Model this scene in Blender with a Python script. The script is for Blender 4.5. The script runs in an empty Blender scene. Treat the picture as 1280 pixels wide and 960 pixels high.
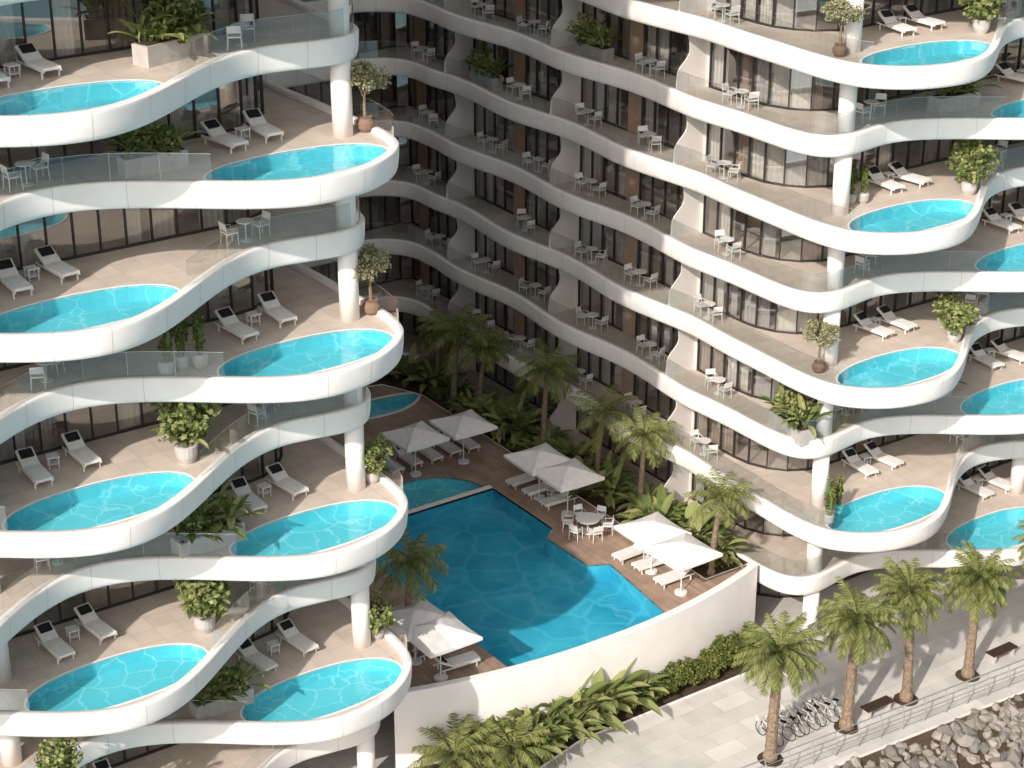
import bpy, math, random
from mathutils import Vector, Matrix
random.seed(7)
R=random.random
def U(a,b): return random.uniform(a,b)
scene=bpy.context.scene
COL=scene.collection
pi=math.pi
# ------------------------------------------------------------ materials
def newmat(name):
    m=bpy.data.materials.new(name); m.use_nodes=True
    nt=m.node_tree; nt.nodes.clear()
    o=nt.nodes.new('ShaderNodeOutputMaterial')
    return m,nt,o
def N(nt,t,**k):
    n=nt.nodes.new(t)
    for a,b in k.items():
        if a.startswith('_'): setattr(n,a[1:],b)
        else: n.inputs[a.replace('__',' ')].default_value=b
    return n
def L(nt,a,b): nt.links.new(a,b)
def c4(c): return (c[0],c[1],c[2],1)
def ramp(nt,fac,stops):
    r=nt.nodes.new('ShaderNodeValToRGB')
    e=r.color_ramp.elements
    while len(e)<len(stops): e.new(.5)
    for i,(p,c) in enumerate(stops):
        e[i].position=p; e[i].color=c4(c)
    L(nt,fac,r.inputs[0]); return r
def simple(name,c1,c2=None,scale=3,rough=.6,bump=0,bscale=20,metal=0,spec=None,island=False):
    m,nt,o=newmat(name)
    if spec is None: spec=0 if rough>.65 else .5
    p=N(nt,'ShaderNodeBsdfPrincipled',Roughness=rough,Metallic=metal)
    p.inputs['Specular IOR Level'].default_value=spec
    tc=N(nt,'ShaderNodeTexCoord')
    if c2 is None: c2=tuple(x*.88 for x in c1)
    if island:
        g=N(nt,'ShaderNodeNewGeometry'); r=ramp(nt,g.outputs['Random Per Island'],[(0,c1),(1,c2)])
    else:
        n=N(nt,'ShaderNodeTexNoise',Scale=scale,Detail=2.0); L(nt,tc.outputs['Object'],n.inputs['Vector'])
        r=ramp(nt,n.outputs['Fac'],[(.3,c1),(.7,c2)])
    L(nt,r.outputs[0],p.inputs['Base Color'])
    if bump:
        n2=N(nt,'ShaderNodeTexNoise',Scale=bscale,Detail=3.0); L(nt,tc.outputs['Object'],n2.inputs['Vector'])
        b=N(nt,'ShaderNodeBump',Strength=bump,Distance=.02); L(nt,n2.outputs['Fac'],b.inputs['Height']); L(nt,b.outputs[0],p.inputs['Normal'])
    L(nt,p.outputs[0],o.inputs[0]); return m
def brick(name,ca,cb,cm,w,h,mortar=.01,offset=.5,rough=.6,rot=0,noise=.25,bump=.3,nsc=1.3):
    m,nt,o=newmat(name)
    p=N(nt,'ShaderNodeBsdfPrincipled',Roughness=rough); p.inputs['Specular IOR Level'].default_value=.25 if rough<.65 else 0
    tc=N(nt,'ShaderNodeTexCoord'); mp=N(nt,'ShaderNodeMapping'); mp.inputs['Rotation'].default_value=(0,0,rot)
    L(nt,tc.outputs['Object'],mp.inputs['Vector'])
    b=N(nt,'ShaderNodeTexBrick',Scale=1.0); b.offset=offset
    b.inputs['Color1'].default_value=c4(ca); b.inputs['Color2'].default_value=c4(cb); b.inputs['Mortar'].default_value=c4(cm)
    b.inputs['Mortar Size'].default_value=mortar; b.inputs['Brick Width'].default_value=w; b.inputs['Row Height'].default_value=h
    b.inputs['Mortar Smooth'].default_value=.1
    L(nt,mp.outputs[0],b.inputs['Vector'])
    n=N(nt,'ShaderNodeTexNoise',Scale=nsc,Detail=4.0); L(nt,tc.outputs['Object'],n.inputs['Vector'])
    r=ramp(nt,n.outputs['Fac'],[(.3,(1-noise,)*3),(.7,(1,1,1))])
    mx=N(nt,'ShaderNodeMixRGB',_blend_type='MULTIPLY',Fac=1.0)
    L(nt,b.outputs['Color'],mx.inputs[1]); L(nt,r.outputs[0],mx.inputs[2]); L(nt,mx.outputs[0],p.inputs['Base Color'])
    if bump:
        bp=N(nt,'ShaderNodeBump',Strength=bump,Distance=.01); bp.invert=True
        L(nt,b.outputs['Fac'],bp.inputs['Height']); L(nt,bp.outputs[0],p.inputs['Normal'])
    L(nt,p.outputs[0],o.inputs[0]); return m
def glass(name,tint,f0=.04,rough=.0,bump=0,bscale=3):
    # two-sided Schlick fresnel: transparent + mirror
    m,nt,o=newmat(name)
    t=N(nt,'ShaderNodeBsdfTransparent'); t.inputs[0].default_value=c4(tint)
    g=N(nt,'ShaderNodeBsdfGlossy',Roughness=rough); g.inputs[0].default_value=(1,1,1,1)
    ge=N(nt,'ShaderNodeNewGeometry'); dot=N(nt,'ShaderNodeVectorMath',_operation='DOT_PRODUCT')
    ab=N(nt,'ShaderNodeMath',_operation='ABSOLUTE'); om=N(nt,'ShaderNodeMath',_operation='SUBTRACT'); om.inputs[0].default_value=1
    pw=N(nt,'ShaderNodeMath',_operation='POWER'); pw.inputs[1].default_value=5
    ma=N(nt,'ShaderNodeMath',_operation='MULTIPLY_ADD'); ma.inputs[1].default_value=1-f0; ma.inputs[2].default_value=f0; ma.use_clamp=True
    L(nt,ge.outputs['Incoming'],dot.inputs[0]); L(nt,dot.outputs['Value'],ab.inputs[0]); L(nt,ab.outputs[0],om.inputs[1]); L(nt,om.outputs[0],pw.inputs[0]); L(nt,pw.outputs[0],ma.inputs[0])
    mx=N(nt,'ShaderNodeMixShader')
    L(nt,ma.outputs[0],mx.inputs[0]); L(nt,t.outputs[0],mx.inputs[1]); L(nt,g.outputs[0],mx.inputs[2])
    if bump:
        tc=N(nt,'ShaderNodeTexCoord'); n=N(nt,'ShaderNodeTexNoise',Scale=bscale,Detail=2.0); L(nt,tc.outputs['Object'],n.inputs['Vector'])
        b=N(nt,'ShaderNodeBump',Strength=bump,Distance=.1); L(nt,n.outputs['Fac'],b.inputs['Height'])
        L(nt,b.outputs[0],g.inputs['Normal']); L(nt,b.outputs[0],dot.inputs[1])
    else: L(nt,ge.outputs['Normal'],dot.inputs[1])
    L(nt,mx.outputs[0],o.inputs[0]); return m
def basin(name,ca,cb,caustic_col,vs,wid,amt):
    m,nt,o=newmat(name)
    p=N(nt,'ShaderNodeBsdfPrincipled',Roughness=.7); p.inputs['Specular IOR Level'].default_value=0
    tc=N(nt,'ShaderNodeTexCoord')
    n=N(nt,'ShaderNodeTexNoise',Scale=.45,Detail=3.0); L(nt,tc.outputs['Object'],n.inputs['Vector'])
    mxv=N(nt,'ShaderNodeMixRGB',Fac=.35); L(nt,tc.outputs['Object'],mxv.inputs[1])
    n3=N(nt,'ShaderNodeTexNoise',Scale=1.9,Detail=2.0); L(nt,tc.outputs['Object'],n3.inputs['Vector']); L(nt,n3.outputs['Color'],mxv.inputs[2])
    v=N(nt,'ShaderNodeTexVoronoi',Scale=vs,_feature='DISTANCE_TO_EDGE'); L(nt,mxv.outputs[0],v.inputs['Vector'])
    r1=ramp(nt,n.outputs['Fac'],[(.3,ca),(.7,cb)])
    r2=ramp(nt,v.outputs['Distance'],[(0,(amt,)*3),(wid,(0,0,0))])  # voronoi edges: caustic light lines painted into the tile colour
    mx=N(nt,'ShaderNodeMixRGB'); mx.inputs[2].default_value=c4(caustic_col)
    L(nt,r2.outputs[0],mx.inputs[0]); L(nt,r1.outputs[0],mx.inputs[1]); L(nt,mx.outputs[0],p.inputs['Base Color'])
    L(nt,p.outputs[0],o.inputs[0]); return m
def leaf(name,c1,c2):
    m,nt,o=newmat(name)
    g=N(nt,'ShaderNodeNewGeometry'); r=ramp(nt,g.outputs['Random Per Island'],[(0,c1),(1,c2)])
    p=N(nt,'ShaderNodeBsdfDiffuse'); L(nt,r.outputs[0],p.inputs[0])
    t=N(nt,'ShaderNodeBsdfTranslucent'); L(nt,r.outputs[0],t.inputs[0])
    mx=N(nt,'ShaderNodeMixShader',Fac=.25); L(nt,p.outputs[0],mx.inputs[1]); L(nt,t.outputs[0],mx.inputs[2])
    L(nt,mx.outputs[0],o.inputs[0]); return m
M_white=simple('white_render',(.86,.808,.78),(.80,.75,.725),scale=.8,rough=.55,spec=.25)
M_seam=simple('fascia_seam',(.50,.47,.45),rough=.8)
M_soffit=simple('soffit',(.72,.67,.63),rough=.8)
M_floor=brick('terrace_tiles',(.66,.56,.485),(.59,.50,.43),(.40,.34,.29),.9,.9,.008,offset=0,rough=.6,noise=.14)
M_glass=glass('window_glass',(.80,.82,.83),.24)
M_rail=glass('balustrade_glass',(.84,.87,.87),.10)
M_frame=simple('dark_frame',(.035,.032,.03),rough=.4)
M_steel=simple('steel_rail',(.55,.54,.53),rough=.35,metal=.7)
M_core=simple('interior_wall',(.50,.40,.33),(.34,.27,.22),scale=.35,rough=.8)
M_cur1=simple('sheer_curtain',(.70,.65,.59),rough=.9)
M_cur2=simple('brown_curtain',(.40,.31,.245),rough=.9)
M_cur3=simple('grey_curtain',(.50,.47,.45),rough=.9)
M_wood=simple('wood_panel',(.38,.27,.20),(.30,.21,.155),scale=2,rough=.5)
M_div=simple('divider_render',(.66,.62,.595),(.60,.565,.54),scale=.8,rough=.7)
M_water=glass('pool_water',(.88,.98,1.0),.025,.03,.14,1.6)
M_basin=basin('turquoise_tiles_painted_caustics',(.10,.52,.61),(.15,.60,.68),(.40,.78,.83),1.35,.04,.6)  # tile colour with a pale caustic light web painted in
M_basin2=basin('deep_tiles_painted_caustics',(.022,.31,.47),(.07,.46,.61),(.12,.54,.68),.8,.08,.5)
M_deck=brick('wood_deck',(.50,.355,.27),(.39,.275,.205),(.14,.095,.065),2.4,.15,.008,rough=.6,noise=.32,rot=pi/2)
M_pave=brick('promenade_paving',(.66,.63,.60),(.53,.505,.48),(.44,.42,.40),1.8,.9,.01,rough=.7,noise=.16,nsc=.7)
M_soil=simple('soil',(.10,.07,.05),(.06,.045,.03),scale=6,rough=.95,bump=.5)
M_rock=simple('rock',(.32,.285,.255),(.14,.13,.12),rough=.9,bump=.6,bscale=6,island=True)
M_bark=simple('palm_bark',(.30,.22,.16),(.16,.12,.085),scale=9,rough=.9,bump=.8)
M_palm=leaf('palm_leaves',(.10,.13,.035),(.29,.30,.12))
M_trop=leaf('tropical_leaves',(.09,.135,.035),(.38,.39,.17))
M_dark=leaf('hedge_leaves',(.06,.09,.025),(.24,.25,.08))
M_olive=leaf('olive_leaves',(.20,.20,.10),(.46,.43,.28))
M_pot=simple('stone_pot',(.50,.47,.45),(.40,.375,.36),rough=.8)
M_terr=simple('brown_pot',(.24,.16,.12),rough=.7)
M_tpot=simple('turquoise_pot',(.12,.5,.5),rough=.4)
M_cact=simple('cactus_green',(.09,.13,.05),(.13,.18,.07),rough=.7)
M_fab=simple('white_fabric',(.84,.81,.785),rough=.85)
M_black=simple('black_cushion',(.03,.03,.032),rough=.8)
M_plast=simple('white_frame',(.78,.765,.75),rough=.4)
M_bench=simple('bench_wood',(.06,.04,.03),rough=.7)
M_sea=simple('sea_water',(.10,.26,.33),(.15,.33,.40),scale=.05,rough=.15,bump=.6,bscale=.6)
M_gr=simple('ground',(.30,.27,.23),(.24,.21,.18),scale=.02,rough=.95)
M_rub=simple('tyre',(.02,.02,.02),rough=.8)
M_bike=simple('bike_paint',(.6,.58,.55),rough=.4)
# ------------------------------------------------------------ mesh builder
class MB:
    def __init__(s): s.v=[];s.f=[];s.m=[]
    def add(s,vs,fs,mat=0,M=None):
        o=len(s.v)
        s.v+=[tuple(M@Vector(v)) if M else tuple(v) for v in vs]
        s.f+=[tuple(i+o for i in f) for f in fs]; s.m+=[mat]*len(fs)
    def box(s,c,d,mat=0,rz=0,M=None,rx=0):
        x,y,z=d[0]/2,d[1]/2,d[2]/2
        vs=[(-x,-y,-z),(x,-y,-z),(x,y,-z),(-x,y,-z),(-x,-y,z),(x,-y,z),(x,y,z),(-x,y,z)]
        T=Matrix.Translation(c)@Matrix.Rotation(rz,4,'Z')@Matrix.Rotation(rx,4,'X')
        if M: T=M@T
        s.add(vs,[(3,2,1,0),(4,5,6,7),(0,1,5,4),(1,2,6,5),(2,3,7,6),(3,0,4,7)],mat,T)
    def tube(s,pts,rads,seg=8,mat=0,cap=True):
        vs=[];fs=[]
        n=len(pts)
        for i,p in enumerate(pts):
            p=Vector(p)
            d=(Vector(pts[min(i+1,n-1)])-Vector(pts[max(i-1,0)]))
            if d.length<1e-6: d=Vector((0,0,1))
            d.normalize()
            a=d.orthogonal() if abs(d.z)<.95 else Vector((1,0,0)); a=(a-d*a.dot(d)).normalized(); b=d.cross(a)
            r=rads[i] if hasattr(rads,'__len__') else rads
            for k in range(seg):
                t=2*pi*k/seg; vs.append(p+a*(r*math.cos(t))+b*(r*math.sin(t)))
        for i in range(n-1):
            for k in range(seg):
                k2=(k+1)%seg
                fs.append((i*seg+k,i*seg+k2,(i+1)*seg+k2,(i+1)*seg+k))
        if cap:
            fs.append(tuple(range(seg))[::-1]); fs.append(tuple((n-1)*seg+k for k in range(seg)))
        s.add(vs,fs,mat)
    def lathe(s,prof,seg=16,mat=0,c=(0,0,0)):
        s.tube([(c[0],c[1],c[2]+z) for r,z in prof],[r for r,z in prof],seg,mat)
    def mesh(s,name,mats,smooth=False):
        me=bpy.data.meshes.new(name); me.from_pydata(s.v,[],s.f)
        for m in mats: me.materials.append(m)
        me.polygons.foreach_set('material_index',s.m)
        me.polygons.foreach_set('use_smooth',[smooth]*len(s.f))
        me.update(); return me
    def obj(s,name,mats,smooth=False,parent=None):
        return put(s.mesh(name,mats,smooth),name,parent=parent)
def put(me,name,loc=(0,0,0),rz=0,sc=1,parent=None):
    o=bpy.data.objects.new(name,me); COL.objects.link(o)
    o.location=loc; o.rotation_euler=(0,0,rz)
    o.scale=(sc,sc,sc) if not hasattr(sc,'__len__') else sc
    if parent: o.parent=parent
    return o
def empty(name):
    e=bpy.data.objects.new(name,None); COL.objects.link(e); return e
def fill(name,splines,z,thick,mats,parent=None,topmat=0,sidemat=1):
    cu=bpy.data.curves.new(name,'CURVE'); cu.dimensions='2D'; cu.fill_mode='BOTH'; cu.extrude=thick/2
    for pts in splines:
        sp=cu.splines.new('POLY'); sp.points.add(len(pts)-1)
        for i,p in enumerate(pts): sp.points[i].co=(p[0],p[1],0,1)
        sp.use_cyclic_u=True
    ob=bpy.data.objects.new('tmp',cu); COL.objects.link(ob)
    dg=bpy.context.evaluated_depsgraph_get(); dg.update()
    me=bpy.data.meshes.new_from_object(ob.evaluated_get(dg))
    bpy.data.objects.remove(ob)
    me.materials.clear()
    for m in mats: me.materials.append(m)
    for p in me.polygons:
        p.use_smooth=False
        p.material_index=topmat if abs(p.normal.z)>.5 else sidemat
    for v in me.vertices: v.co.z+=z-thick/2
    me.name=name
    return put(me,name,parent=parent)
# ------------------------------------------------------------ building paths
LV=lambda k:3.4+3.5*k
NL=15
PER=16.2
RO=1.45
def catmull(P,n=6):
    out=[]
    for i in range(1,len(P)-2):
        p0,p1,p2,p3=[Vector(q) for q in P[i-1:i+3]]
        for j in range(n):
            t=j/n
            out.append(tuple(.5*((2*p1)+(p2-p0)*t+(2*p0-5*p1+4*p2-p3)*t*t+(3*p1-p0-3*p2+p3)*t**3)))
    out.append(tuple(P[-2])); return out
YB=34.5
def half(odd):
    c=14.2 if odd else 22.3
    P=[]; a=38.0
    while a>14.5:
        P.append((a,-2.0*math.cos(2*pi*(a-c)/PER))); a-=.45
    if odd:
        C=[(15.2,-1.85),(14.2,-2),(13.,-1.86),(12,-1.5),(11.,-.8),(10.3,.1),(10.,1.2),(9.9,2.6),(9.95,4.2),(10,6),(10,8)]
    else:
        C=[(15.2,1.85),(14.2,2.0),(13.,1.85),(12,1.72),(11.2,1.82),(10.6,2.2),(10.2,2.9),(10.03,3.9),(10.,5),(10,6),(10,8)]
    P+=catmull([Vector((p[0],p[1],0)) for p in C],5)
    P=[(p[0],p[1]) for p in P]
    b=6.5
    ph=0 if odd else pi
    while b<YB-3:
        P.append((10+.2*math.sin(2*pi*(b-6)/9.7+ph)*min(1,(b-6)/3)*min(1,(YB-3-b)/2),b)); b+=.5
    for i in range(9):
        t=i/8*pi/2
        P.append((7.5+2.5*math.cos(t),YB-2.5+2.5*math.sin(t)))
    P.append((5,YB)); P.append((2.5,YB))
    return P
def roff(x,y):
    if x<=0: return y
    w=max(0,min(1,(13-y)/9)); return y-RO*w
def outline(k):
    h=half(k%2==1)
    P=[(-a,b) for a,b in h]+[(0,YB)]+[(a,roff(a,b)) for a,b in reversed(h)]
    return P
def normals(P):
    out=[]
    for i in range(len(P)):
        a=P[max(i-1,0)]; b=P[min(i+1,len(P)-1)]
        d=Vector((b[0]-a[0],b[1]-a[1])).normalized()
        out.append((d.y,-d.x))
    return out
def offset(P,o):
    n=normals(P); return [(p[0]-q[0]*o,p[1]-q[1]*o) for p,q in zip(P,n)]
def sweep(mb,P,prof,z,mat=0):
    rows=[offset(P,o) for o,_ in prof]
    vs=[];fs=[];m=len(prof)
    for i in range(len(P)):
        for j in range(m): vs.append((rows[j][i][0],rows[j][i][1],z+prof[j][1]))
    for i in range(len(P)-1):
        for j in range(m-1):
            fs.append((i*m+j,i*m+j+1,(i+1)*m+j+1,(i+1)*m+j))
    mb.add(vs,fs,mat)
def poolring(cx,cy,n=48,grow=0,hl=3.35,hw=1.5,e=2.2):
    out=[]
    for i in range(n):
        t=2*pi*i/n; c,s=math.cos(t),math.sin(t)
        x=(hl+grow)*abs(c)**(2/e)*(1 if c>0 else -1); y=(hw+grow)*abs(s)**(2/e)*(1 if s>0 else -1)
        out.append((cx+x,cy+y))
    return out
def glazing():
    h=[(38.,5.),(34,5),(30,5),(26,5),(22,5),(18,5),(14.6,5.)]
    for i in range(1,6):
        t=i/6*pi/2; h.append((14.6-2.6*math.sin(t),7.6-2.6*math.cos(t)))
    h+= [(12,7.6),(12,12),(12,18),(12,24),(12,30),(12,YB+1.8)]
    L_=[(-a,b) for a,b in h]+[(0,YB+1.8)]+[(a,roff(a,b)) for a,b in reversed(h)]
    return L_
def resample(P,step):
    out=[P[0]]; acc=0
    for i in range(len(P)-1):
        a=Vector(P[i]);b=Vector(P[i+1]); d=(b-a).length; t=step-acc
        while t<=d:
            q=a.lerp(b,t/d); out.append((q.x,q.y)); t+=step
        acc=(acc+d)%step if d+acc>=step else acc+d
    return out
bld=empty('apartment_building')
fascia=MB(); rail=MB(); railtop=MB(); poolmb=MB(); water=MB(); cop=MB()
prof=[(.34,.0),(.33,.13),(.31,.16),(.05,.16),(.012,.145),(.0,.11),(.0,.0),(.015,-.30),(.05,-.62),(.09,-.74),(.14,-.79),(.6,-.80)]
pools={}
for k in range(NL):
    z=LV(k); P=outline(k)
    sweep(fascia,P,prof,z)
    if k<=10:
        acc=0; NN=normals(P); nxt=1.1
        for i in range(1,len(P)):
            acc+=(Vector(P[i])-Vector(P[i-1])).length
            if acc>=nxt:
                nxt+=2.1; nx,ny=NN[i]; tx,ty=-ny,nx; hwd=.008
                vs=[]
                for o_,zz in prof[2:11]:
                    o2=o_-.003
                    for s_ in (-1,1): vs.append((P[i][0]-nx*o2+tx*hwd*s_,P[i][1]-ny*o2+ty*hwd*s_,z+zz+(.003 if zz>.15 else 0)))
                fascia.add(vs,[(2*j,2*j+1,2*j+3,2*j+2) for j in range(8)],1)
    c=[14.2,30.4] if k%2 else [22.3]
    pls=[]
    for a in c:
        for sx in (-1,1):
            x=sx*a; y=roff(x,.22)
            pls.append((x,y))
    pools[k]=pls
    inner=offset(P,.3)
    poly=[(-38.3,52),]+inner+[(38.3,52)]
    holes=[poolring(x,y) for x,y in pls] if k<=10 else []
    fill('terrace_floor',[poly]+holes,z,.05,[M_floor,M_white],bld)
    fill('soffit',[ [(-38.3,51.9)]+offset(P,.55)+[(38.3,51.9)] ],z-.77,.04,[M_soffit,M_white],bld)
    if k<=10:
        for x,y in pls:
            r0=poolring(x,y,grow=.0); n=len(r0)
            vs=[(p[0],p[1],z+.01) for p in r0]+[(p[0],p[1],z-.55) for p in r0]
            fs=[(i,(i+1)%n,n+(i+1)%n,n+i) for i in range(n)]+[tuple(range(n,2*n))]
            poolmb.add(vs,fs)
            ri=poolring(x,y,grow=-.002)
            water.add([(p[0],p[1],z-.02) for p in ri],[tuple(range(n))])
            a=poolring(x,y,grow=.08); b=poolring(x,y,grow=.0)
            vs=[(p[0],p[1],z+.02) for p in a]+[(p[0],p[1],z+.02) for p in b]+[(p[0],p[1],z-.02) for p in a]+[(p[0],p[1],z-.03) for p in b]
            fs=[]
            for i in range(n):
                j=(i+1)%n
                fs+=[(i,j,n+j,n+i),(2*n+i,2*n+j,j,i),(n+i,n+j,3*n+j,3*n+i)]
            cop.add(vs,fs)
    if k<=10:
        G=offset(P,.17)
        for i in range(len(G)-1):
            mx,my=(G[i][0]+G[i+1][0])/2,(G[i][1]+G[i+1][1])/2
            if my<6 and any(abs(mx-x)<3.5 and my<y+.9 for x,y in pls): continue
            a,b=G[i],G[i+1]
            rail.add([(a[0],a[1],z+.16),(b[0],b[1],z+.16),(b[0],b[1],z+1.08),(a[0],a[1],z+1.08)],[(0,1,2,3)])
            railtop.add([(a[0],a[1],z+1.08),(b[0],b[1],z+1.08),(b[0],b[1],z+1.095),(a[0],a[1],z+1.095)],[(0,1,2,3)])
            if i%3==0: railtop.add([(a[0],a[1],z+.16),(a[0]+(b[0]-a[0])*.03,a[1]+(b[1]-a[1])*.03,z+.16),(a[0]+(b[0]-a[0])*.03,a[1]+(b[1]-a[1])*.03,z+1.08),(a[0],a[1],z+1.08)],[(0,1,2,3)])
fascia.obj('balcony_fascia',[M_white,M_seam],True,bld)
rail.obj('glass_balustrade',[M_rail],False,bld)
railtop.obj('balustrade_edge',[M_steel],False,bld)
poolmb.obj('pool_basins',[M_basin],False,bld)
water.obj('pool_water',[M_water],False,bld)
cop.obj('pool_coping',[M_white],False,bld)
# glazing
GP=glazing(); RS=resample(GP,.97)
gl=MB(); fr=MB(); cu=MB()
def vertwall(mb,P,z0,z1,mat=0):
    for i in range(len(P)-1):
        a,b=P[i],P[i+1]
        mb.add([(a[0],a[1],z0),(b[0],b[1],z0),(b[0],b[1],z1),(a[0],a[1],z1)],[(0,1,2,3)],mat)
nrm=normals(RS)
for k in range(-1,11):
    z=LV(k) if k>=0 else .02; top=(LV(k+1)-.79)
    h=top-z
    for i in range(len(RS)-1):
        a,b=RS[i],RS[i+1]; nx,ny=nrm[i]; e1,e2,e3=U(-.006,.006),U(-.006,.006),U(-.01,.01)
        gl.add([(a[0]+nx*e1,a[1]+ny*e1,z+.05),(b[0]+nx*e2,b[1]+ny*e2,z+.05),(b[0]+nx*(e2+e3),b[1]+ny*(e2+e3),top),(a[0]+nx*(e1+e3),a[1]+ny*(e1+e3),top)],[(0,1,2,3)])
    for i in range(len(RS)-1):
        p=RS[i]; n=nrm[i]; ang=math.atan2(n[1],n[0])+pi/2
        fr.box((p[0],p[1],z+h/2),(.06,.12,h),0,ang)
    for i in range(len(RS)-1):
        a=Vector(RS[i]);b=Vector(RS[i+1]); m=(a+b)/2; d=b-a; ang=math.atan2(d.y,d.x)
        fr.box((m.x,m.y,z+.04),(d.length,.1,.08),0,ang)
        fr.box((m.x,m.y,top-.05),(d.length,.1,.1),0,ang)
        nx,ny=nrm[i]
        q=R()
        wing=abs(m.x)<12.5 and m.y>8
        if wing and (m.y-10)%9.7<.97:
            fr.box((m.x+nx*.02,m.y+ny*.02,z+h/2),(d.length,.14,h-.01),1,ang); continue
        if wing and (m.y-14.8)%9.7<.97:
            fr.box((m.x+nx*.02,m.y+ny*.02,z+h/2),(d.length,.14,h-.01),2,ang); continue
        cm=None
        if q<.24: cm=0
        elif q<.46: cm=1
        elif q<.60: cm=2
        if cm is not None:
            seg=8; vs=[];fs=[]
            w0=0; w1=1 if R()<.5 else U(.4,.8)
            for j in range(seg+1):
                t=w0+(w1-w0)*j/seg; off=.22+(.05 if j%2 else 0)
                x=a.x+d.x*t-nx*off; y=a.y+d.y*t-ny*off
                vs+=[(x,y,z+.03),(x,y,top-.05)]
            for j in range(seg): fs.append((2*j,2*j+2,2*j+3,2*j+1))
            cu.add(vs,fs,cm)
gl.obj('window_glass',[M_glass],False,bld)
fr.obj('window_frames',[M_frame,M_div,M_wood],False,bld)
cu.obj('curtains',[M_cur1,M_cur2,M_cur3],False,bld)
core=MB()
CP=offset(GP,2.0)
vertwall(core,CP,0,LV(NL),0)
vertwall(core,[(-38.3,52.05),(38.3,52.05)],0,LV(NL),1)
vertwall(core,[(-38.35,5),(-38.35,52.05)],0,LV(NL),1); vertwall(core,[(38.35,5),(38.35,52.05)],0,LV(NL),1)
for k in range(-1,11):
    z=LV(k) if k>=0 else 0; top=LV(k+1)-.8
    for i in range(0,len(RS)-1,5):
        p=RS[i];n=nrm[i]
        a=(p[0]-n[0]*.3,p[1]-n[1]*.3); b=(p[0]-n[0]*1.99,p[1]-n[1]*1.99)
        vertwall(core,[a,b],z,top,0)
core.obj('interior_walls',[M_core,M_white],False,bld)
up=MB(); vertwall(up,GP,LV(11),LV(NL)); up.obj('upper_windows',[M_frame],False,bld)
fill('roof',[[(-38.3,52)]+offset(outline(NL),.3)+[(38.3,52)]],LV(NL),.3,[M_white,M_white],bld)
colm=MB()
for sx,a,b in ((-1,11.25,2.35),(-1,25.7,2.6),(1,11.95,2.35),(1,25.9,2.6)):
    x=sx*a; y=roff(x,b)
    for k in range(-1,NL):
        z0=LV(k) if k>=0 else 0; z1=LV(k+1)-.78
        colm.tube([(x,y,z0),(x,y,z1)],.37,24)
colm.obj('columns',[M_white],True,bld)
div=MB()
for k in range(0,11):
    z=LV(k); h=2.7
    for sx in (-1,1):
        for y in (10.0,19.7,29.4):
            W=1.72; prof2=[]
            n=16
            for i in range(n+1):
                t=i/n
                if t<.30: w=1-.03*(t/.30)
                elif t<.66: s_=(t-.30)/.36; w=.97-.40*(3*s_*s_-2*s_**3)
                else: s_=(t-.66)/.34; w=.57+.12*(s_*s_)
                prof2.append((w*W,t*h))
            th=.07
            for yy in (y-th/2,y+th/2):
                vs=[(sx*11.93,yy,z+q[1]) for q in prof2]+[(sx*(11.93-q[0]),yy,z+q[1]) for q in prof2]
                m=n+1
                div.add(vs,[(i,i+1,m+i+1,m+i) for i in range(n)])
            vs=[(sx*(11.93-q[0]),y-th/2,z+q[1]) for q in prof2]+[(sx*(11.93-q[0]),y+th/2,z+q[1]) for q in prof2]
            div.add(vs,[(i,i+1,m+i+1,m+i) for i in range(n)])
div.obj('balcony_dividers',[M_div],False,bld)
# ------------------------------------------------------------ podium, courtyard
ZD=LV(0)-.02
def yw(x): return .9+1.55*(x/9.5)**2-(.25 if x>0 else 0)*min(1,abs(x)/9)
pod=empty('podium')
wallP=[(-9.75+19.5*i/40,yw(-9.75+19.5*i/40)) for i in range(41)]
w=MB()
sweep(w,wallP,[(.36,-.5),(.36,.42),(.33,.455),(.03,.455),(.0,.42),(0,-3.4)],3.4)
w.obj('podium_wall',[M_white],False,pod)
front=[(-4.3+8.3*i/20,yw(-4.3+8.3*i/20)+.40) for i in range(21)]
mainpool=front+[(4.7,6.9),(3.75,7.4),(3.7,10.6),(4.5,11.2),(4.5,16.4),(-4.4,16.4)]
jac=[(1.3+2.9*math.cos(t),16.75+2.7*math.sin(t)) for t in [pi*i/20 for i in range(21)]]
back=[(4.9+2.4*math.cos(t)*(1+.15*math.sin(2*t)),28.0+1.0*math.sin(t)) for t in [2*pi*i/32 for i in range(32)]]
bedpoly=[(7.4,3.2),(10.0,3.2),(10.0,31.5),(8.,33.8),(4,34.2),(4,31.3),(6.5,30.5),(7.6,28)]
deckpoly=[(p[0],p[1]+.3) for p in wallP]+[(9.95,31.8),(7.5,34.3),(-7.5,34.3),(-9.95,31.8)]
fill('courtyard_deck',[deckpoly,mainpool,jac,back],ZD,.1,[M_deck,M_deck],pod)
def basinobj(name,pts,z,dep,mat,par):
    b=MB(); n=len(pts)
    b.add([(p[0],p[1],z) for p in pts]+[(p[0],p[1],z-dep) for p in pts],[(i,(i+1)%n,n+(i+1)%n,n+i) for i in range(n)])
    b.obj(name+'_basin',[mat],False,par)
    fill(name+'_bottom',[pts],z-dep+.05,.04,[mat,mat],par)
    fill(name+'_water',[pts],z-.06,0,[M_water,M_water],par)
pl=empty('courtyard_pool')
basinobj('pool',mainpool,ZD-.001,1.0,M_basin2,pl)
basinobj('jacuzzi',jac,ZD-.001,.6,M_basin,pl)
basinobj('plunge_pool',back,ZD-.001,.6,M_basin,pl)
cp=MB()
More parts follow.
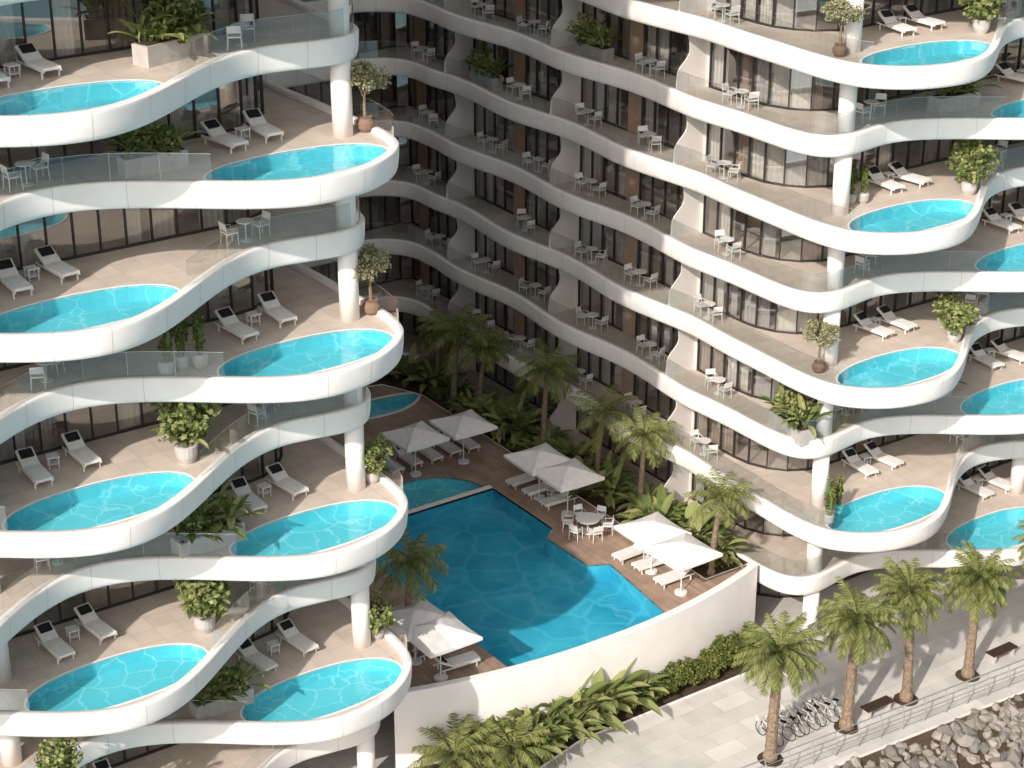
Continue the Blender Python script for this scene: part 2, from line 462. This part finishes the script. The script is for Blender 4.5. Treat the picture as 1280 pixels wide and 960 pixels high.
def coping(pts,wd=.22,h=.05):
    n=len(pts); A=[Vector(p) for p in pts]
    ar=sum(A[i].x*A[(i+1)%n].y-A[(i+1)%n].x*A[i].y for i in range(n)); sg=1 if ar>0 else -1
    out=[]
    for i in range(n):
        d=(A[(i+1)%n]-A[i-1]).normalized(); out.append(A[i]+Vector((d.y,-d.x))*sg*wd)
    vs=[(p.x,p.y,ZD+h) for p in A]+[(p.x,p.y,ZD+h) for p in out]+[(p.x,p.y,ZD-.1) for p in A]+[(p.x,p.y,ZD-.01) for p in out]
    fs=[]
    for i in range(n):
        j=(i+1)%n; fs+=[(i,j,n+j,n+i),(i,j,2*n+j,2*n+i),(n+i,n+j,3*n+j,3*n+i)]
    cp.add(vs,fs)
coping(back,.16)
cp.box((.05,16.58,ZD+.0),(8.9,.26,.1))
cp.obj('pool_coping',[M_white],False,pl)
fill('planting_bed',[bedpoly],ZD+.06,.12,[M_soil,M_white],pod)
fill('planting_bed',[[(-9.9,3.0),(-8.6,2.8),(-8.6,30),(-9.9,31)]],ZD+.06,.12,[M_soil,M_white],pod)
def fy(x):
    return -6.75-.055*max(0,(x-2)) if x>2 else -6.75+.1*(2-x)*.6
def promedge(x): return fy(x)-.5
xs=[-60+i*2 for i in range(81)]
poly=[(x,promedge(x)) for x in xs]+[(100,60),(-60,60)]
fill('promenade',[poly],0,.3,[M_pave,M_white])
g=MB(); S=3000
g.add([(-S,-S,-4),(S,-S,-4),(S,S,-4),(-S,S,-4)],[(0,1,2,3)]); g.obj('ground',[M_gr])
g=MB(); g.box((0,S/2,-2.1),(2*S,S,3.78)); 
g.obj('land',[M_gr])
g=MB(); g.add([(-S,-S,-2.6),(S,-S,-2.6),(S,0,-2.6),(-S,0,-2.6)],[(0,1,2,3)]); g.obj('sea',[M_sea])
rk=MB()
import bmesh
bm=bmesh.new(); bmesh.ops.create_icosphere(bm,subdivisions=1,radius=1); iv=[v.co.copy() for v in bm.verts]; iff=[tuple(v.index for v in f.verts) for f in bm.faces]; bm.free()
g=MB()
g.add([(x,promedge(x),-.15) for x in xs]+[(x,promedge(x)-6.5,-3.2) for x in xs],[(i,i+1,len(xs)+i+1,len(xs)+i) for i in range(len(xs)-1)])
g.obj('seawall_slope',[M_soil])
for i in range(3600):
    x=U(-6,42); d=U(.1,6.3); y=promedge(x)-d; z=-.15-d*.47+U(-.05,.12)
    s=random.choice((U(.12,.26),U(.22,.45)))
    Mx=Matrix.Translation((x,y,z))@Matrix.Rotation(U(0,6),4,'Z')@Matrix.Rotation(U(0,6),4,'X')@Matrix.Diagonal((s*U(.8,1.5),s*U(.7,1.1),s*U(.5,.9),1))
    rk.add([v*U(.72,1.18) for v in iv],iff,0,Mx)
rk.obj('seawall_rocks',[M_rock])
fe=MB()
x=-10.0; pts=[]
while x<44:
    pts.append((x,fy(x))); x+=1.25
for i,p in enumerate(pts):
    fe.tube([(p[0],p[1],0),(p[0],p[1]-.02,.7),(p[0],p[1]+.14,1.12)],.03,6)
for h,o,r in ((1.12,.14,.03),(.85,.05,.012),(.62,0,.012),(.39,0,.012),(.16,0,.012)):
    fe.tube([(p[0],p[1]+o,h) for p in pts],r,6)
fe.obj('promenade_railing',[M_steel])
# ------------------------------------------------------------ vegetation
def frond(mb,base,az,L0,up,droop,nl,lw,ll,mat,seg=9):
    ca,sa=math.cos(az),math.sin(az)
    pts=[]
    r,z=0,0; ang=up
    st=L0/seg
    for i in range(seg+1):
        pts.append(Vector((base[0]+ca*r,base[1]+sa*r,base[2]+z)))
        r+=st*math.cos(ang); z+=st*math.sin(ang); ang-=droop/seg
    side=Vector((-sa,ca,0))
    mb.tube(pts,[.03*(1-i/seg)+.006 for i in range(seg+1)],4,mat,False)
    for i in range(nl):
        t=.10+.90*i/nl; f=t*seg; k=min(int(f),seg-1); p=pts[k].lerp(pts[k+1],f-k)
        d=(pts[k+1]-pts[k]).normalized(); upv=side.cross(d)
        ln=ll*(math.sin(pi*min(1,.15+t*.8))**.6)*U(.85,1.1)
        for s in (-1,1):
            tip=p+(side*s*.8+d*.65-upv*(-.1)+Vector((0,0,-.35*U(.4,1.6))))*ln
            w_=d*lw
            mb.add([p-w_*.5,p+w_*.5,(p+tip)/2+w_*.6+upv*.03,tip,(p+tip)/2-w_*.5+upv*.03],[(0,1,2,4),(4,2,3)],mat)
def palm(name,H,nf,L0,ll,nl,rt=.16,lean=.2,dense=False):
    mb=MB()
    pts=[];rd=[]
    n=22
    for i in range(n+1):
        t=i/n; pts.append((lean*t*t,0,H*t))
        r=rt*(1.25-.35*t)*(1+.10*(i%2)); 
        if t<.08: r*=1.25
        rd.append(r)
    mb.tube(pts,rd,10,0)
    if dense: mb.tube([(lean,0,H-.7),(lean,0,H-.3),(lean,0,H+.1)],[rt*.95,rt*1.7,rt*.8],10,0)
    for i in range(nf):
        u=i/nf; az=i*2.399+U(-.2,.2)
        up=1.35-1.75*u+U(-.12,.12)
        frond(mb,(lean+.08*math.cos(az),.08*math.sin(az),H+U(-.1,.1)),az,L0*U(.8,1.1),up,U(1.0,1.7),nl,.05,ll,1)
    return mb.mesh(name,[M_bark,M_palm])
palmA=[palm('date_palm',5.2,60,2.0,.44,26,.2,.15,True),palm('date_palm',5.2,52,1.95,.42,26,.2,-.2,True),palm('date_palm',5.2,56,1.9,.42,26,.19,.3,True)]
palmB=[palm('fan_palm',4.2,24,1.9,.48,20,.12,.3),palm('fan_palm',4.2,22,1.85,.5,20,.12,-.35),palm('fan_palm',4.2,20,2.0,.48,20,.12,.6)]
palmS=palm('low_palm',.7,30,1.8,.42,20,.2,0,True)
def bladeleaf(mb,base,az,L0,up,droop,wid,mat,seg=6,stem=.3):
    ca,sa=math.cos(az),math.sin(az); side=Vector((-sa,ca,0)); r=z=0; ang=up; st=L0/seg; rows=[]
    for i in range(seg+1):
        t=i/seg; p=Vector((base[0]+ca*r,base[1]+sa*r,base[2]+z))
        w_=0.012 if t<stem else wid*math.sin(pi*min(1,(t-stem)/(1-stem)*.92+.08))**.7
        rows.append((p+side*w_+Vector((0,0,w_*.35)),p,p-side*w_+Vector((0,0,w_*.35))))
        r+=st*math.cos(ang); z+=st*math.sin(ang); ang-=droop/seg
    vs=[v for q in rows for v in q]; fs=[]
    for i in range(seg): fs+=[(3*i,3*i+1,3*i+4,3*i+3),(3*i+1,3*i+2,3*i+5,3*i+4)]
    mb.add(vs,fs,mat)
def trop(mb,c,n,L0,wid,mat,spread=.15):
    for i in range(n):
        u=i/n
        bladeleaf(mb,(c[0]+U(-spread,spread),c[1]+U(-spread,spread),c[2]),i*2.4+U(-.3,.3),L0*U(.7,1.1),1.45-.9*u+U(-.1,.1),U(.8,1.5),wid*U(.8,1.2),mat)
def leafcloud(mb,c,rad,n,ls,mat,clumps=9,cr=(.25,.5),far=.72):
    cl=[]
    for i in range(clumps):
        d=Vector((U(-1,1),U(-1,1),U(-.8,1))); 
        if d.length>1: d.normalize()
        cl.append((Vector(c)+Vector((d.x*rad[0],d.y*rad[1],d.z*rad[2]))*far,U(*cr)))
    for i in range(n):
        p,s=random.choice(cl)
        d=Vector((random.gauss(0,1),random.gauss(0,1),random.gauss(0,1))).normalized()*U(.5,1.1)
        q=p+Vector((d.x*rad[0],d.y*rad[1],d.z*rad[2]))*s
        a=Vector((U(-1,1),U(-1,1),U(-.6,.8))).normalized()*ls*U(.6,1.3); b=a.orthogonal().normalized()*ls*.32
        b=(Matrix.Rotation(U(0,6),3,a)@b)
        mb.add([q-a*.5,q+b,q+a*.5,q-b],[(0,1,2,3)],mat)
def mk_olive(pm):
    mb=MB()
    mb.lathe([(.17,0),(.26,.12),(.28,.28),(.20,.42),(.22,.46)],14,0)
    mb.tube([(0,0,.4),(.04,.02,.8),(0,0,1.15)],[.06,.05,.035],6,1)
    for i in range(6):
        a=i*1.05; mb.tube([(0,0,1.0+.03*i),(.25*math.cos(a),.25*math.sin(a),1.45),(.42*math.cos(a),.42*math.sin(a),1.75)],[.028,.02,.01],5,1)
    leafcloud(mb,(0,0,1.65),(.74,.74,.6),2400,.11,2,22,(.2,.42))
    return mb.mesh('potted_olive_tree',[pm,M_bark,M_olive])
olive=mk_olive(M_terr)
def mk_planter():
    mb=MB(); mb.box((0,0,.25),(1.9,.55,.5),0); mb.box((0,0,.49),(1.75,.42,.06),1)
    for x in (-.7,-.42,-.1,.2,.45,.7): trop(mb,(x,U(-.1,.1),.45),11,U(.85,1.4),.10,2,.12)
    leafcloud(mb,(0,0,.85),(1.0,.5,.5),520,.16,2,14)
    return mb.mesh('planter_box',[M_pot,M_soil,M_trop])
planters=[mk_planter(),mk_planter()]
def mk_shrub():
    mb=MB(); mb.lathe([(.22,0),(.30,.2),(.32,.5),(.27,.52)],16,0)
    for i in range(6):
        a=i*1.05+U(-.3,.3); h=U(1.2,1.85); mb.tube([(0,0,.45),(.15*math.cos(a),.15*math.sin(a),.9),(.45*math.cos(a),.45*math.sin(a),h)],[.035,.022,.01],5,1)
        for j in range(3):
            q=(.2+.16*j); leafcloud(mb,(q*math.cos(a),q*math.sin(a),.85+(h-.85)*(j/2)),(.42,.42,.34),75,.22,2,3,(.4,.8))
    trop(mb,(0,0,.6),12,1.1,.09,2,.15)
    return mb.mesh('potted_fig_shrub',[M_pot,M_bark,M_trop])
shrubs=[mk_shrub(),mk_shrub(),mk_shrub()]
def mk_cactus(tp):
    mb=MB()
    for (x,y,h,r,pm) in ((-.5,0,1.1,.15,0),(.0,.15,1.45,.16,0),(.5,-.05,1.25,.14,tp)):
        mb.lathe([(.16,0),(.22,.12),(.24,.36),(.19,.42)],14,pm,(x,y,0))
        for j in range(3):
            xx=x+U(-.07,.07); yy=y+U(-.07,.07); hh=h*U(.65,1)
            mb.tube([(xx,yy,.35),(xx,yy,.4+hh*.5),(xx+.02,yy,.35+hh*.92),(xx+.02,yy,.35+hh)],[r*.35,r*.5,r*.42,r*.12],9,1)
        leafcloud(mb,(x,y,.4+h*.5),(r*1.5,r*1.5,h*.5),330,.13,2,12)
    return mb.mesh('potted_cactus',[M_pot,M_cact,M_dark,M_tpot])
cactus=mk_cactus(0); cactusT=mk_cactus(3)
tropM=[]
for i in range(3):
    mb=MB(); trop(mb,(0,0,0),24,1.8,.19,0,.2); tropM.append(mb.mesh('tropical_plant',[M_trop]))
bushM=[]
for i in range(3):
    mb=MB(); leafcloud(mb,(0,0,.4),(.6,.6,.45),650,.14,0,12); bushM.append(mb.mesh('garden_shrub',[M_dark]))
for i,(x,y) in enumerate(((3.8,-5.6),(8.1,-5.7),(11.8,-5.6),(15.5,-5.8),(20.5,-5.9),(25,-6),(30,-6.1))):
    s=[1,1.03,.98,.95][i%4]
    put(palmA[i%3],'date_palm_tree',(x,y,0),i*1.3,(s,s,[1,1.05,1.04,.98][i%4]))
    mb=MB(); mb.lathe([(.55,.004),(.55,.03)],24,0); mb.obj('tree_pit',[M_soil]).location=(x,y,0)
for i,(x,y,s) in enumerate(((8.8,9.9,1.0),(7.9,3.4,.97),(9.1,13.8,1.0),(8.9,18.2,1.1),(8.6,23.8,1.0),(7.9,25.3,1.15),(-7.3,5.4,1.05),(-9.2,13,.9),(-9.2,21,1.1),(8.9,28.5,.85))):
    put(palmB[i%3],'palm_tree',(x,y,ZD),i*2.1+.4,s)
for i in range(60):
    y=3.6+ (i%30)*.93+U(-.3,.3); x=U(7.8,9.8)
    if R()<.6: put(random.choice(tropM),'tropical_plant',(x,y,ZD+.1),U(0,6),U(.55,1.1))
    put(random.choice(bushM),'garden_shrub',(U(7.8,9.6),y+.5,ZD+.05),U(0,6),U(.65,1.0))
for x,y,s in ((8.4,5.6,1.35),(9.0,6.8,1.35),(8.5,8.0,1.25),(9.0,4.4,1.1),(8.9,20.5,1.35),(8.5,21.8,1.3),(9.,15.8,1.2),(8.6,12,1.1),(6.8,31.8,1.1),(5.4,32.4,1.1),(8,30,1.2)):
    put(random.choice(tropM),'tropical_plant',(x,y,ZD+.1),U(0,6),s)
for i in range(16):
    put(random.choice(bushM),'garden_shrub',(-9.3,4+i*1.6,ZD+.05),U(0,6),U(.7,1.))
def fb(x):
    return .0 if x>-2 else .0-(-2-x)*.25
bx=[-9.3+i*.5 for i in range(37)]
bed=[(x,yw(x)-.02) for x in bx]+[(x,fb(x)) for x in reversed(bx)]
fill('front_planting_bed',[bed],.12,.24,[M_soil,M_white])
hd=MB()
for i in range(27000):
    x=U(-7.6,8.9); y0=fb(x)+.03; y1=yw(x)-.05; y=U(y0,y1)
    h=1.08+.2*math.sin(x*2.1)+.17*math.sin(x*5.3+y*3)+.12*math.sin(x*11+y*7)
    z=U(.15,1)**.45*h
    q=Vector((x,y,z+.1)); ls=.15
    a=Vector((U(-1,1),U(-1,1),U(-.3,.9))).normalized()*ls*U(.6,1.3); b=Matrix.Rotation(U(0,6),3,a)@(a.orthogonal().normalized()*ls*.35)
    hd.add([q-a*.5,q+b,q+a*.5,q-b],[(0,1,2,3)],0)
hd.obj('hedge',[M_dark])
for x,y,s in ((-3.2,.5,1.3),(-2.1,.8,1.5),(-1.0,.6,1.4),(.2,.8,1.35),(-4.3,.3,1.1),(1.6,.6,.9),(-5.2,.9,1.1),(-.4,.9,1.3),(-2.7,-.1,1.0),(-4.9,-.3,1.1),(-6.4,.9,1.2),(-3.7,1.0,1.2)):
    put(random.choice(tropM),'tropical_plant',(x,y,.6),U(0,6),s)
for x,y,s in ((-5.9,-.5,1.1),(-8.2,.4,1.15),(-7.1,.0,.9)):
    put(palmS,'low_palm',(x,y,.6),U(0,6),s)
# ------------------------------------------------------------ furniture
def mk_lounger():
    mb=MB()
    for x in (-.3,.3):
        mb.box((x,0,.26),(.05,1.95,.06),0)
        for y in (-.8,.75): mb.box((x,y,.12),(.05,.05,.24),0)
    mb.box((0,-.35,.34),(.62,1.25,.10),1)
    mb.box((0,.62,.52),(.62,.82,.09),1,rx=.55)
    mb.box((0,.72,.67),(.46,.34,.07),2,rx=.55)
    return mb.mesh('sun_lounger',[M_plast,M_fab,M_black])
lounger=mk_lounger()
def mk_chair():
    mb=MB()
    for x in (-.22,.22):
        for y in (-.2,.22): mb.tube([(x*1.1,y*1.1,0),(x,y,.45)],.018,6,0)
        mb.tube([(x,.22,.45),(x,.28,.85)],.018,6,0)
        mb.tube([(x*1.15,-.18,.45),(x*1.15,-.18,.64),(x*1.15,.24,.66)],.015,6,0)
    mb.box((0,0,.46),(.46,.46,.05),0); mb.box((0,.27,.74),(.46,.04,.26),0,rx=-.12)
    return mb
chair=mk_chair().mesh('white_chair',[M_plast])
mb=MB(); mb.lathe([(.22,0),(.22,.02),(.025,.04),(.025,.68),(.33,.70),(.33,.73)],20,0); table=mb.mesh('side_table',[M_plast])
mb=MB(); mb.box((0,0,.42),(.42,.42,.04)); 
for x in(-.17,.17):
    for y in (-.17,.17): mb.box((x,y,.2),(.035,.035,.4))
mb.box((0,0,.15),(.36,.36,.02)); ltab=mb.mesh('lounge_side_table',[M_plast])
def mk_umb():
    mb=MB(); s=1.28
    mb.lathe([(.3,0),(.3,.08),(.05,.1)],16,1); mb.tube([(0,0,.05),(0,0,2.6)],.03,8,1)
    n=8; vs=[];fs=[]
    rings=[(0,2.62),(.16,2.60),(.6,2.42),(1.0,2.22)]
    for r,z in rings[1:]:
        for i in range(4*n):
            e=i//n; t=(i%n)/n*2-1
            x,y=[(t,-1),(1,t),(-t,1),(-1,-t)][e]
            sag=-.05*(1-abs(t)**2)*(r if r>.5 else 0)
            vs.append((x*r*s*(1-.03*(1-t*t)*(r>.9)),y*r*s*(1-.03*(1-t*t)*(r>.9)),z+sag))
    m=4*n; top=len(vs); vs.append((0,0,2.64))
    for i in range(m): fs.append((top,i,(i+1)%m))
    for k in range(2):
        for i in range(m): fs.append((k*m+i,(k+1)*m+i,(k+1)*m+(i+1)%m,k*m+(i+1)%m))
    o=len(vs)
    for i in range(m): v=vs[2*m+i]; vs.append((v[0],v[1],v[2]-.14))
    for i in range(m): fs.append((2*m+i,o+i,o+(i+1)%m,2*m+(i+1)%m))
    mb.add(vs,fs,0)
    for sx in (-1,1):
        for sy in (-1,1): mb.tube([(0,0,2.58),(sx*s*.98,sy*s*.98,2.18)],.015,5,1)
    return mb.mesh('parasol',[M_fab,M_plast])
umb=mk_umb()
for x,y,r in ((2.1,19.9,.05),(4.9,19.7,.0),(5.8,14.2,0),(5.95,12.0,0),(5.8,5.2,0),(5.7,2.9,.0),(-7.3,4.8,.1),(-7.1,3.1,.0)):
    put(umb,'parasol',(x,y,ZD),r+U(-.04,.04),1.0)
for x,y in ((1.3,21.2),(2.5,21.3),(3.7,21.2),(4.9,21.3),(6.0,21.2)): put(lounger,'sun_lounger',(x,y,ZD),U(-.08,.08))
for x,y in ((6.1,15.9),(6.2,14.6),(6.2,13.1),(5.9,6.8),(6.1,5.5),(6.1,3.9)): put(lounger,'sun_lounger',(x,y,ZD),-pi/2+U(-.08,.08))
for x,y in ((-6.2,5.0),(-6.1,3.4),(-6.3,6.8)): put(lounger,'sun_lounger',(x,y,ZD),pi/2+U(-.08,.08))
put(ltab,'lounge_side_table',(6.4,6.15,ZD)); put(ltab,'lounge_side_table',(6.4,13.9,ZD))
mb=MB(); mb.lathe([(.35,0),(.35,.03),(.04,.06),(.04,.68),(.6,.70),(.6,.74)],28,0); put(mb.mesh('dining_table',[M_plast]),'dining_table',(5.7,10,ZD))
for i in range(6):
    a=i*pi/3+.3; put(chair,'white_chair',(5.7+.95*math.cos(a),10+.95*math.sin(a),ZD),a-pi/2+U(-.2,.2))
def setc(x,y,z,a):
    put(table,'side_table',(x,y,z),0)
    for s in (-1,1):
        r=U(.55,.72); put(chair,'white_chair',(x+s*r*math.cos(a),y+s*r*math.sin(a),z),a-s*pi/2+U(-.45,.45))
for k in range(0,10):
    z=LV(k)
    for i,(x,y) in enumerate(pools[k]):
        if abs(x)>27: continue
        if x<0: ps=((x-1.15,3.3),(x+.65,3.7)); 
        else: ps=((x+1.7,2.3),(x+3.2,2.2))
        for q in ps: put(lounger,'sun_lounger',(q[0]+U(-.12,.12),q[1]+U(-.12,.12),z),U(-.16,.16))
        put(ltab,'lounge_side_table',((ps[0][0]+ps[1][0])/2,ps[0][1]+.5+U(-.15,.1),z),U(-.2,.2))
    if k%2==0:
        setc(-14.6+U(-.4,.4),3.3,z,.4+U(-.4,.4)); setc(14.6+U(-.4,.4),2.0,z,.3+U(-.4,.4))
    else:
        setc(-22.6+U(-.4,.4),3.3,z,.4+U(-.4,.4)); setc(22.6,2.1,z,.3)
    for j,y in enumerate((7.4,12.9,17.2,22.6,27.0,32.2)):
        if k>0 and R()<.9 and not (k==6 and j==2) and not (k==5 and j==4): setc(11.05,y+U(-.6,.6)+(.5 if k%2 else -.4),z,pi/2+U(-.35,.35))
P_=['planter_box','potted_olive_tree','potted_fig_shrub','potted_cactus','potted_cactus']
def plant(i,x,y,k,rz=0,s=1):
    me=[random.choice(planters),olive,random.choice(shrubs),cactus,cactusT][i]
    put(me,P_[i],(x,y,LV(k)),rz+(U(0,6) if i in (1,2) else 0),s)
plant(0,-17.3,3.0,8,.3,1.4); plant(2,-16.9,3.2,8,.3,1.1); plant(0,-18.5,2.4,7,0,1.2)
plant(3,-18.4,1.4,5,0,1.25); plant(2,-18.5,1.5,4,0,1.3); plant(2,-18.0,2.3,4,2,1.1); plant(0,-18.0,1.3,3,.1,1.4)
plant(2,-18.3,1.5,2,0,1.3); plant(0,-17.9,1.4,1,0,1.25); plant(2,-17.8,2.3,2,1,1.1)
plant(1,-10.35,2.3,7,0,1.2); plant(1,-10.35,2.3,5,0,1.2); plant(2,-10.5,2.4,3,1,.9); plant(2,-10.5,2.4,1,2,.9)
plant(1,11.0,.6,7,0,1.1); plant(1,11.0,.5,3,0,1.1); plant(0,10.9,1.9,2,1.4,1.4); plant(4,11.6,-.4,1,.5,1.1)
plant(3,13.2,1.4,5,0,1.1); plant(2,18.4,-.4,5,0,1.15); plant(2,18.4,-.4,3,0,1.1); plant(2,18.7,.1,7,0,1.2)
plant(0,18.6,1.1,6,0,1.3); plant(0,11.0,17.2,6,pi/2,1.2); plant(0,11.0,26.6,5,pi/2,1.2); plant(0,19,1.0,2,0,1)
plant(2,11.1,17.9,6,0,.9); plant(2,11.1,27.2,5,0,.9)
plant(2,-25,-.2,1,0,1); plant(2,-27.5,.2,4,0,1)
mb=MB()
for i in range(4): mb.box((0,-.2+.135*i,.44),(1.6,.11,.05),0)
for x in (-.6,.6): mb.box((x,0,.2),(.1,.46,.42),1)
bench=mb.mesh('park_bench',[M_bench,M_pot])
for x,y in ((10.0,-5.6),(17.9,-5.6),(23,-5.9)): put(bench,'park_bench',(x,y,0),.0)
def mk_bike():
    mb=MB()
    for y in (-.52,.52):
        ring=[(0,y+.33*math.cos(t),.34+.33*math.sin(t)) for t in [2*pi*i/20 for i in range(21)]]
        mb.tube(ring,.02,5,1,False)
        for i in range(6):
            t=i*pi/6; mb.tube([(0,y-.32*math.cos(t),.34-.32*math.sin(t)),(0,y+.32*math.cos(t),.34+.32*math.sin(t))],.004,3,2,False)
    for a,b in (((0,-.52,.34),(0,-.1,.34)),((0,-.1,.34),(0,-.2,.8)),((0,-.52,.34),(0,-.17,.7)),((0,-.1,.34),(0,.38,.72)),((0,-.18,.72),(0,.38,.76)),((0,.52,.34),(0,.36,.9)),((-.25,.33,.95),(.25,.33,.95)),((0,.36,.9),(0,.33,.95))):
        mb.tube([a,b],.018,6,0)
    mb.box((0,-.22,.85),(.13,.26,.05),1); mb.box((0,.62,.80),(.3,.22,.2),0)
    return mb.mesh('bicycle',[M_bike,M_rub,M_steel])
bike=mk_bike()
for i in range(8): put(bike,'bicycle',(4.7+i*.5,-4.5+U(-.08,.08),0),U(-.2,.2)+.2)
# ------------------------------------------------------------ light, sky, camera
E=math.radians(34); hx,hy=-.884,-.467
sd=Vector((hx*math.cos(E),hy*math.cos(E),math.sin(E)))
sl=bpy.data.lights.new('sun','SUN'); sl.energy=4.2; sl.angle=math.radians(.8); sl.color=(1,.925,.84)
so=bpy.data.objects.new('sun',sl); COL.objects.link(so); so.rotation_euler=sd.to_track_quat('Z','Y').to_euler()
w=bpy.data.worlds.new('World'); scene.world=w; w.use_nodes=True
nt=w.node_tree; bg=nt.nodes['Background']; sk=nt.nodes.new('ShaderNodeTexSky'); sk.sky_type='NISHITA'; sk.sun_disc=False
sk.sun_elevation=E; sk.sun_rotation=math.atan2(hx,hy)%(2*pi); sk.dust_density=5; sk.air_density=1.3
hs=nt.nodes.new('ShaderNodeHueSaturation'); hs.inputs['Saturation'].default_value=.5; hs.inputs['Value'].default_value=1.0
nt.links.new(sk.outputs[0],hs.inputs['Color']); nt.links.new(hs.outputs[0],bg.inputs[0]); bg.inputs[1].default_value=.15
scene.view_settings.view_transform='Standard'; scene.view_settings.look='None'
cam=bpy.data.cameras.new('camera'); co=bpy.data.objects.new('camera',cam); COL.objects.link(co)
co.location=(-43.4,-55,47.4); co.rotation_euler=(math.radians(66),0,math.radians(-34.5))
cam.lens=67.25; cam.sensor_width=36; cam.clip_start=.5; cam.clip_end=8000
scene.camera=co
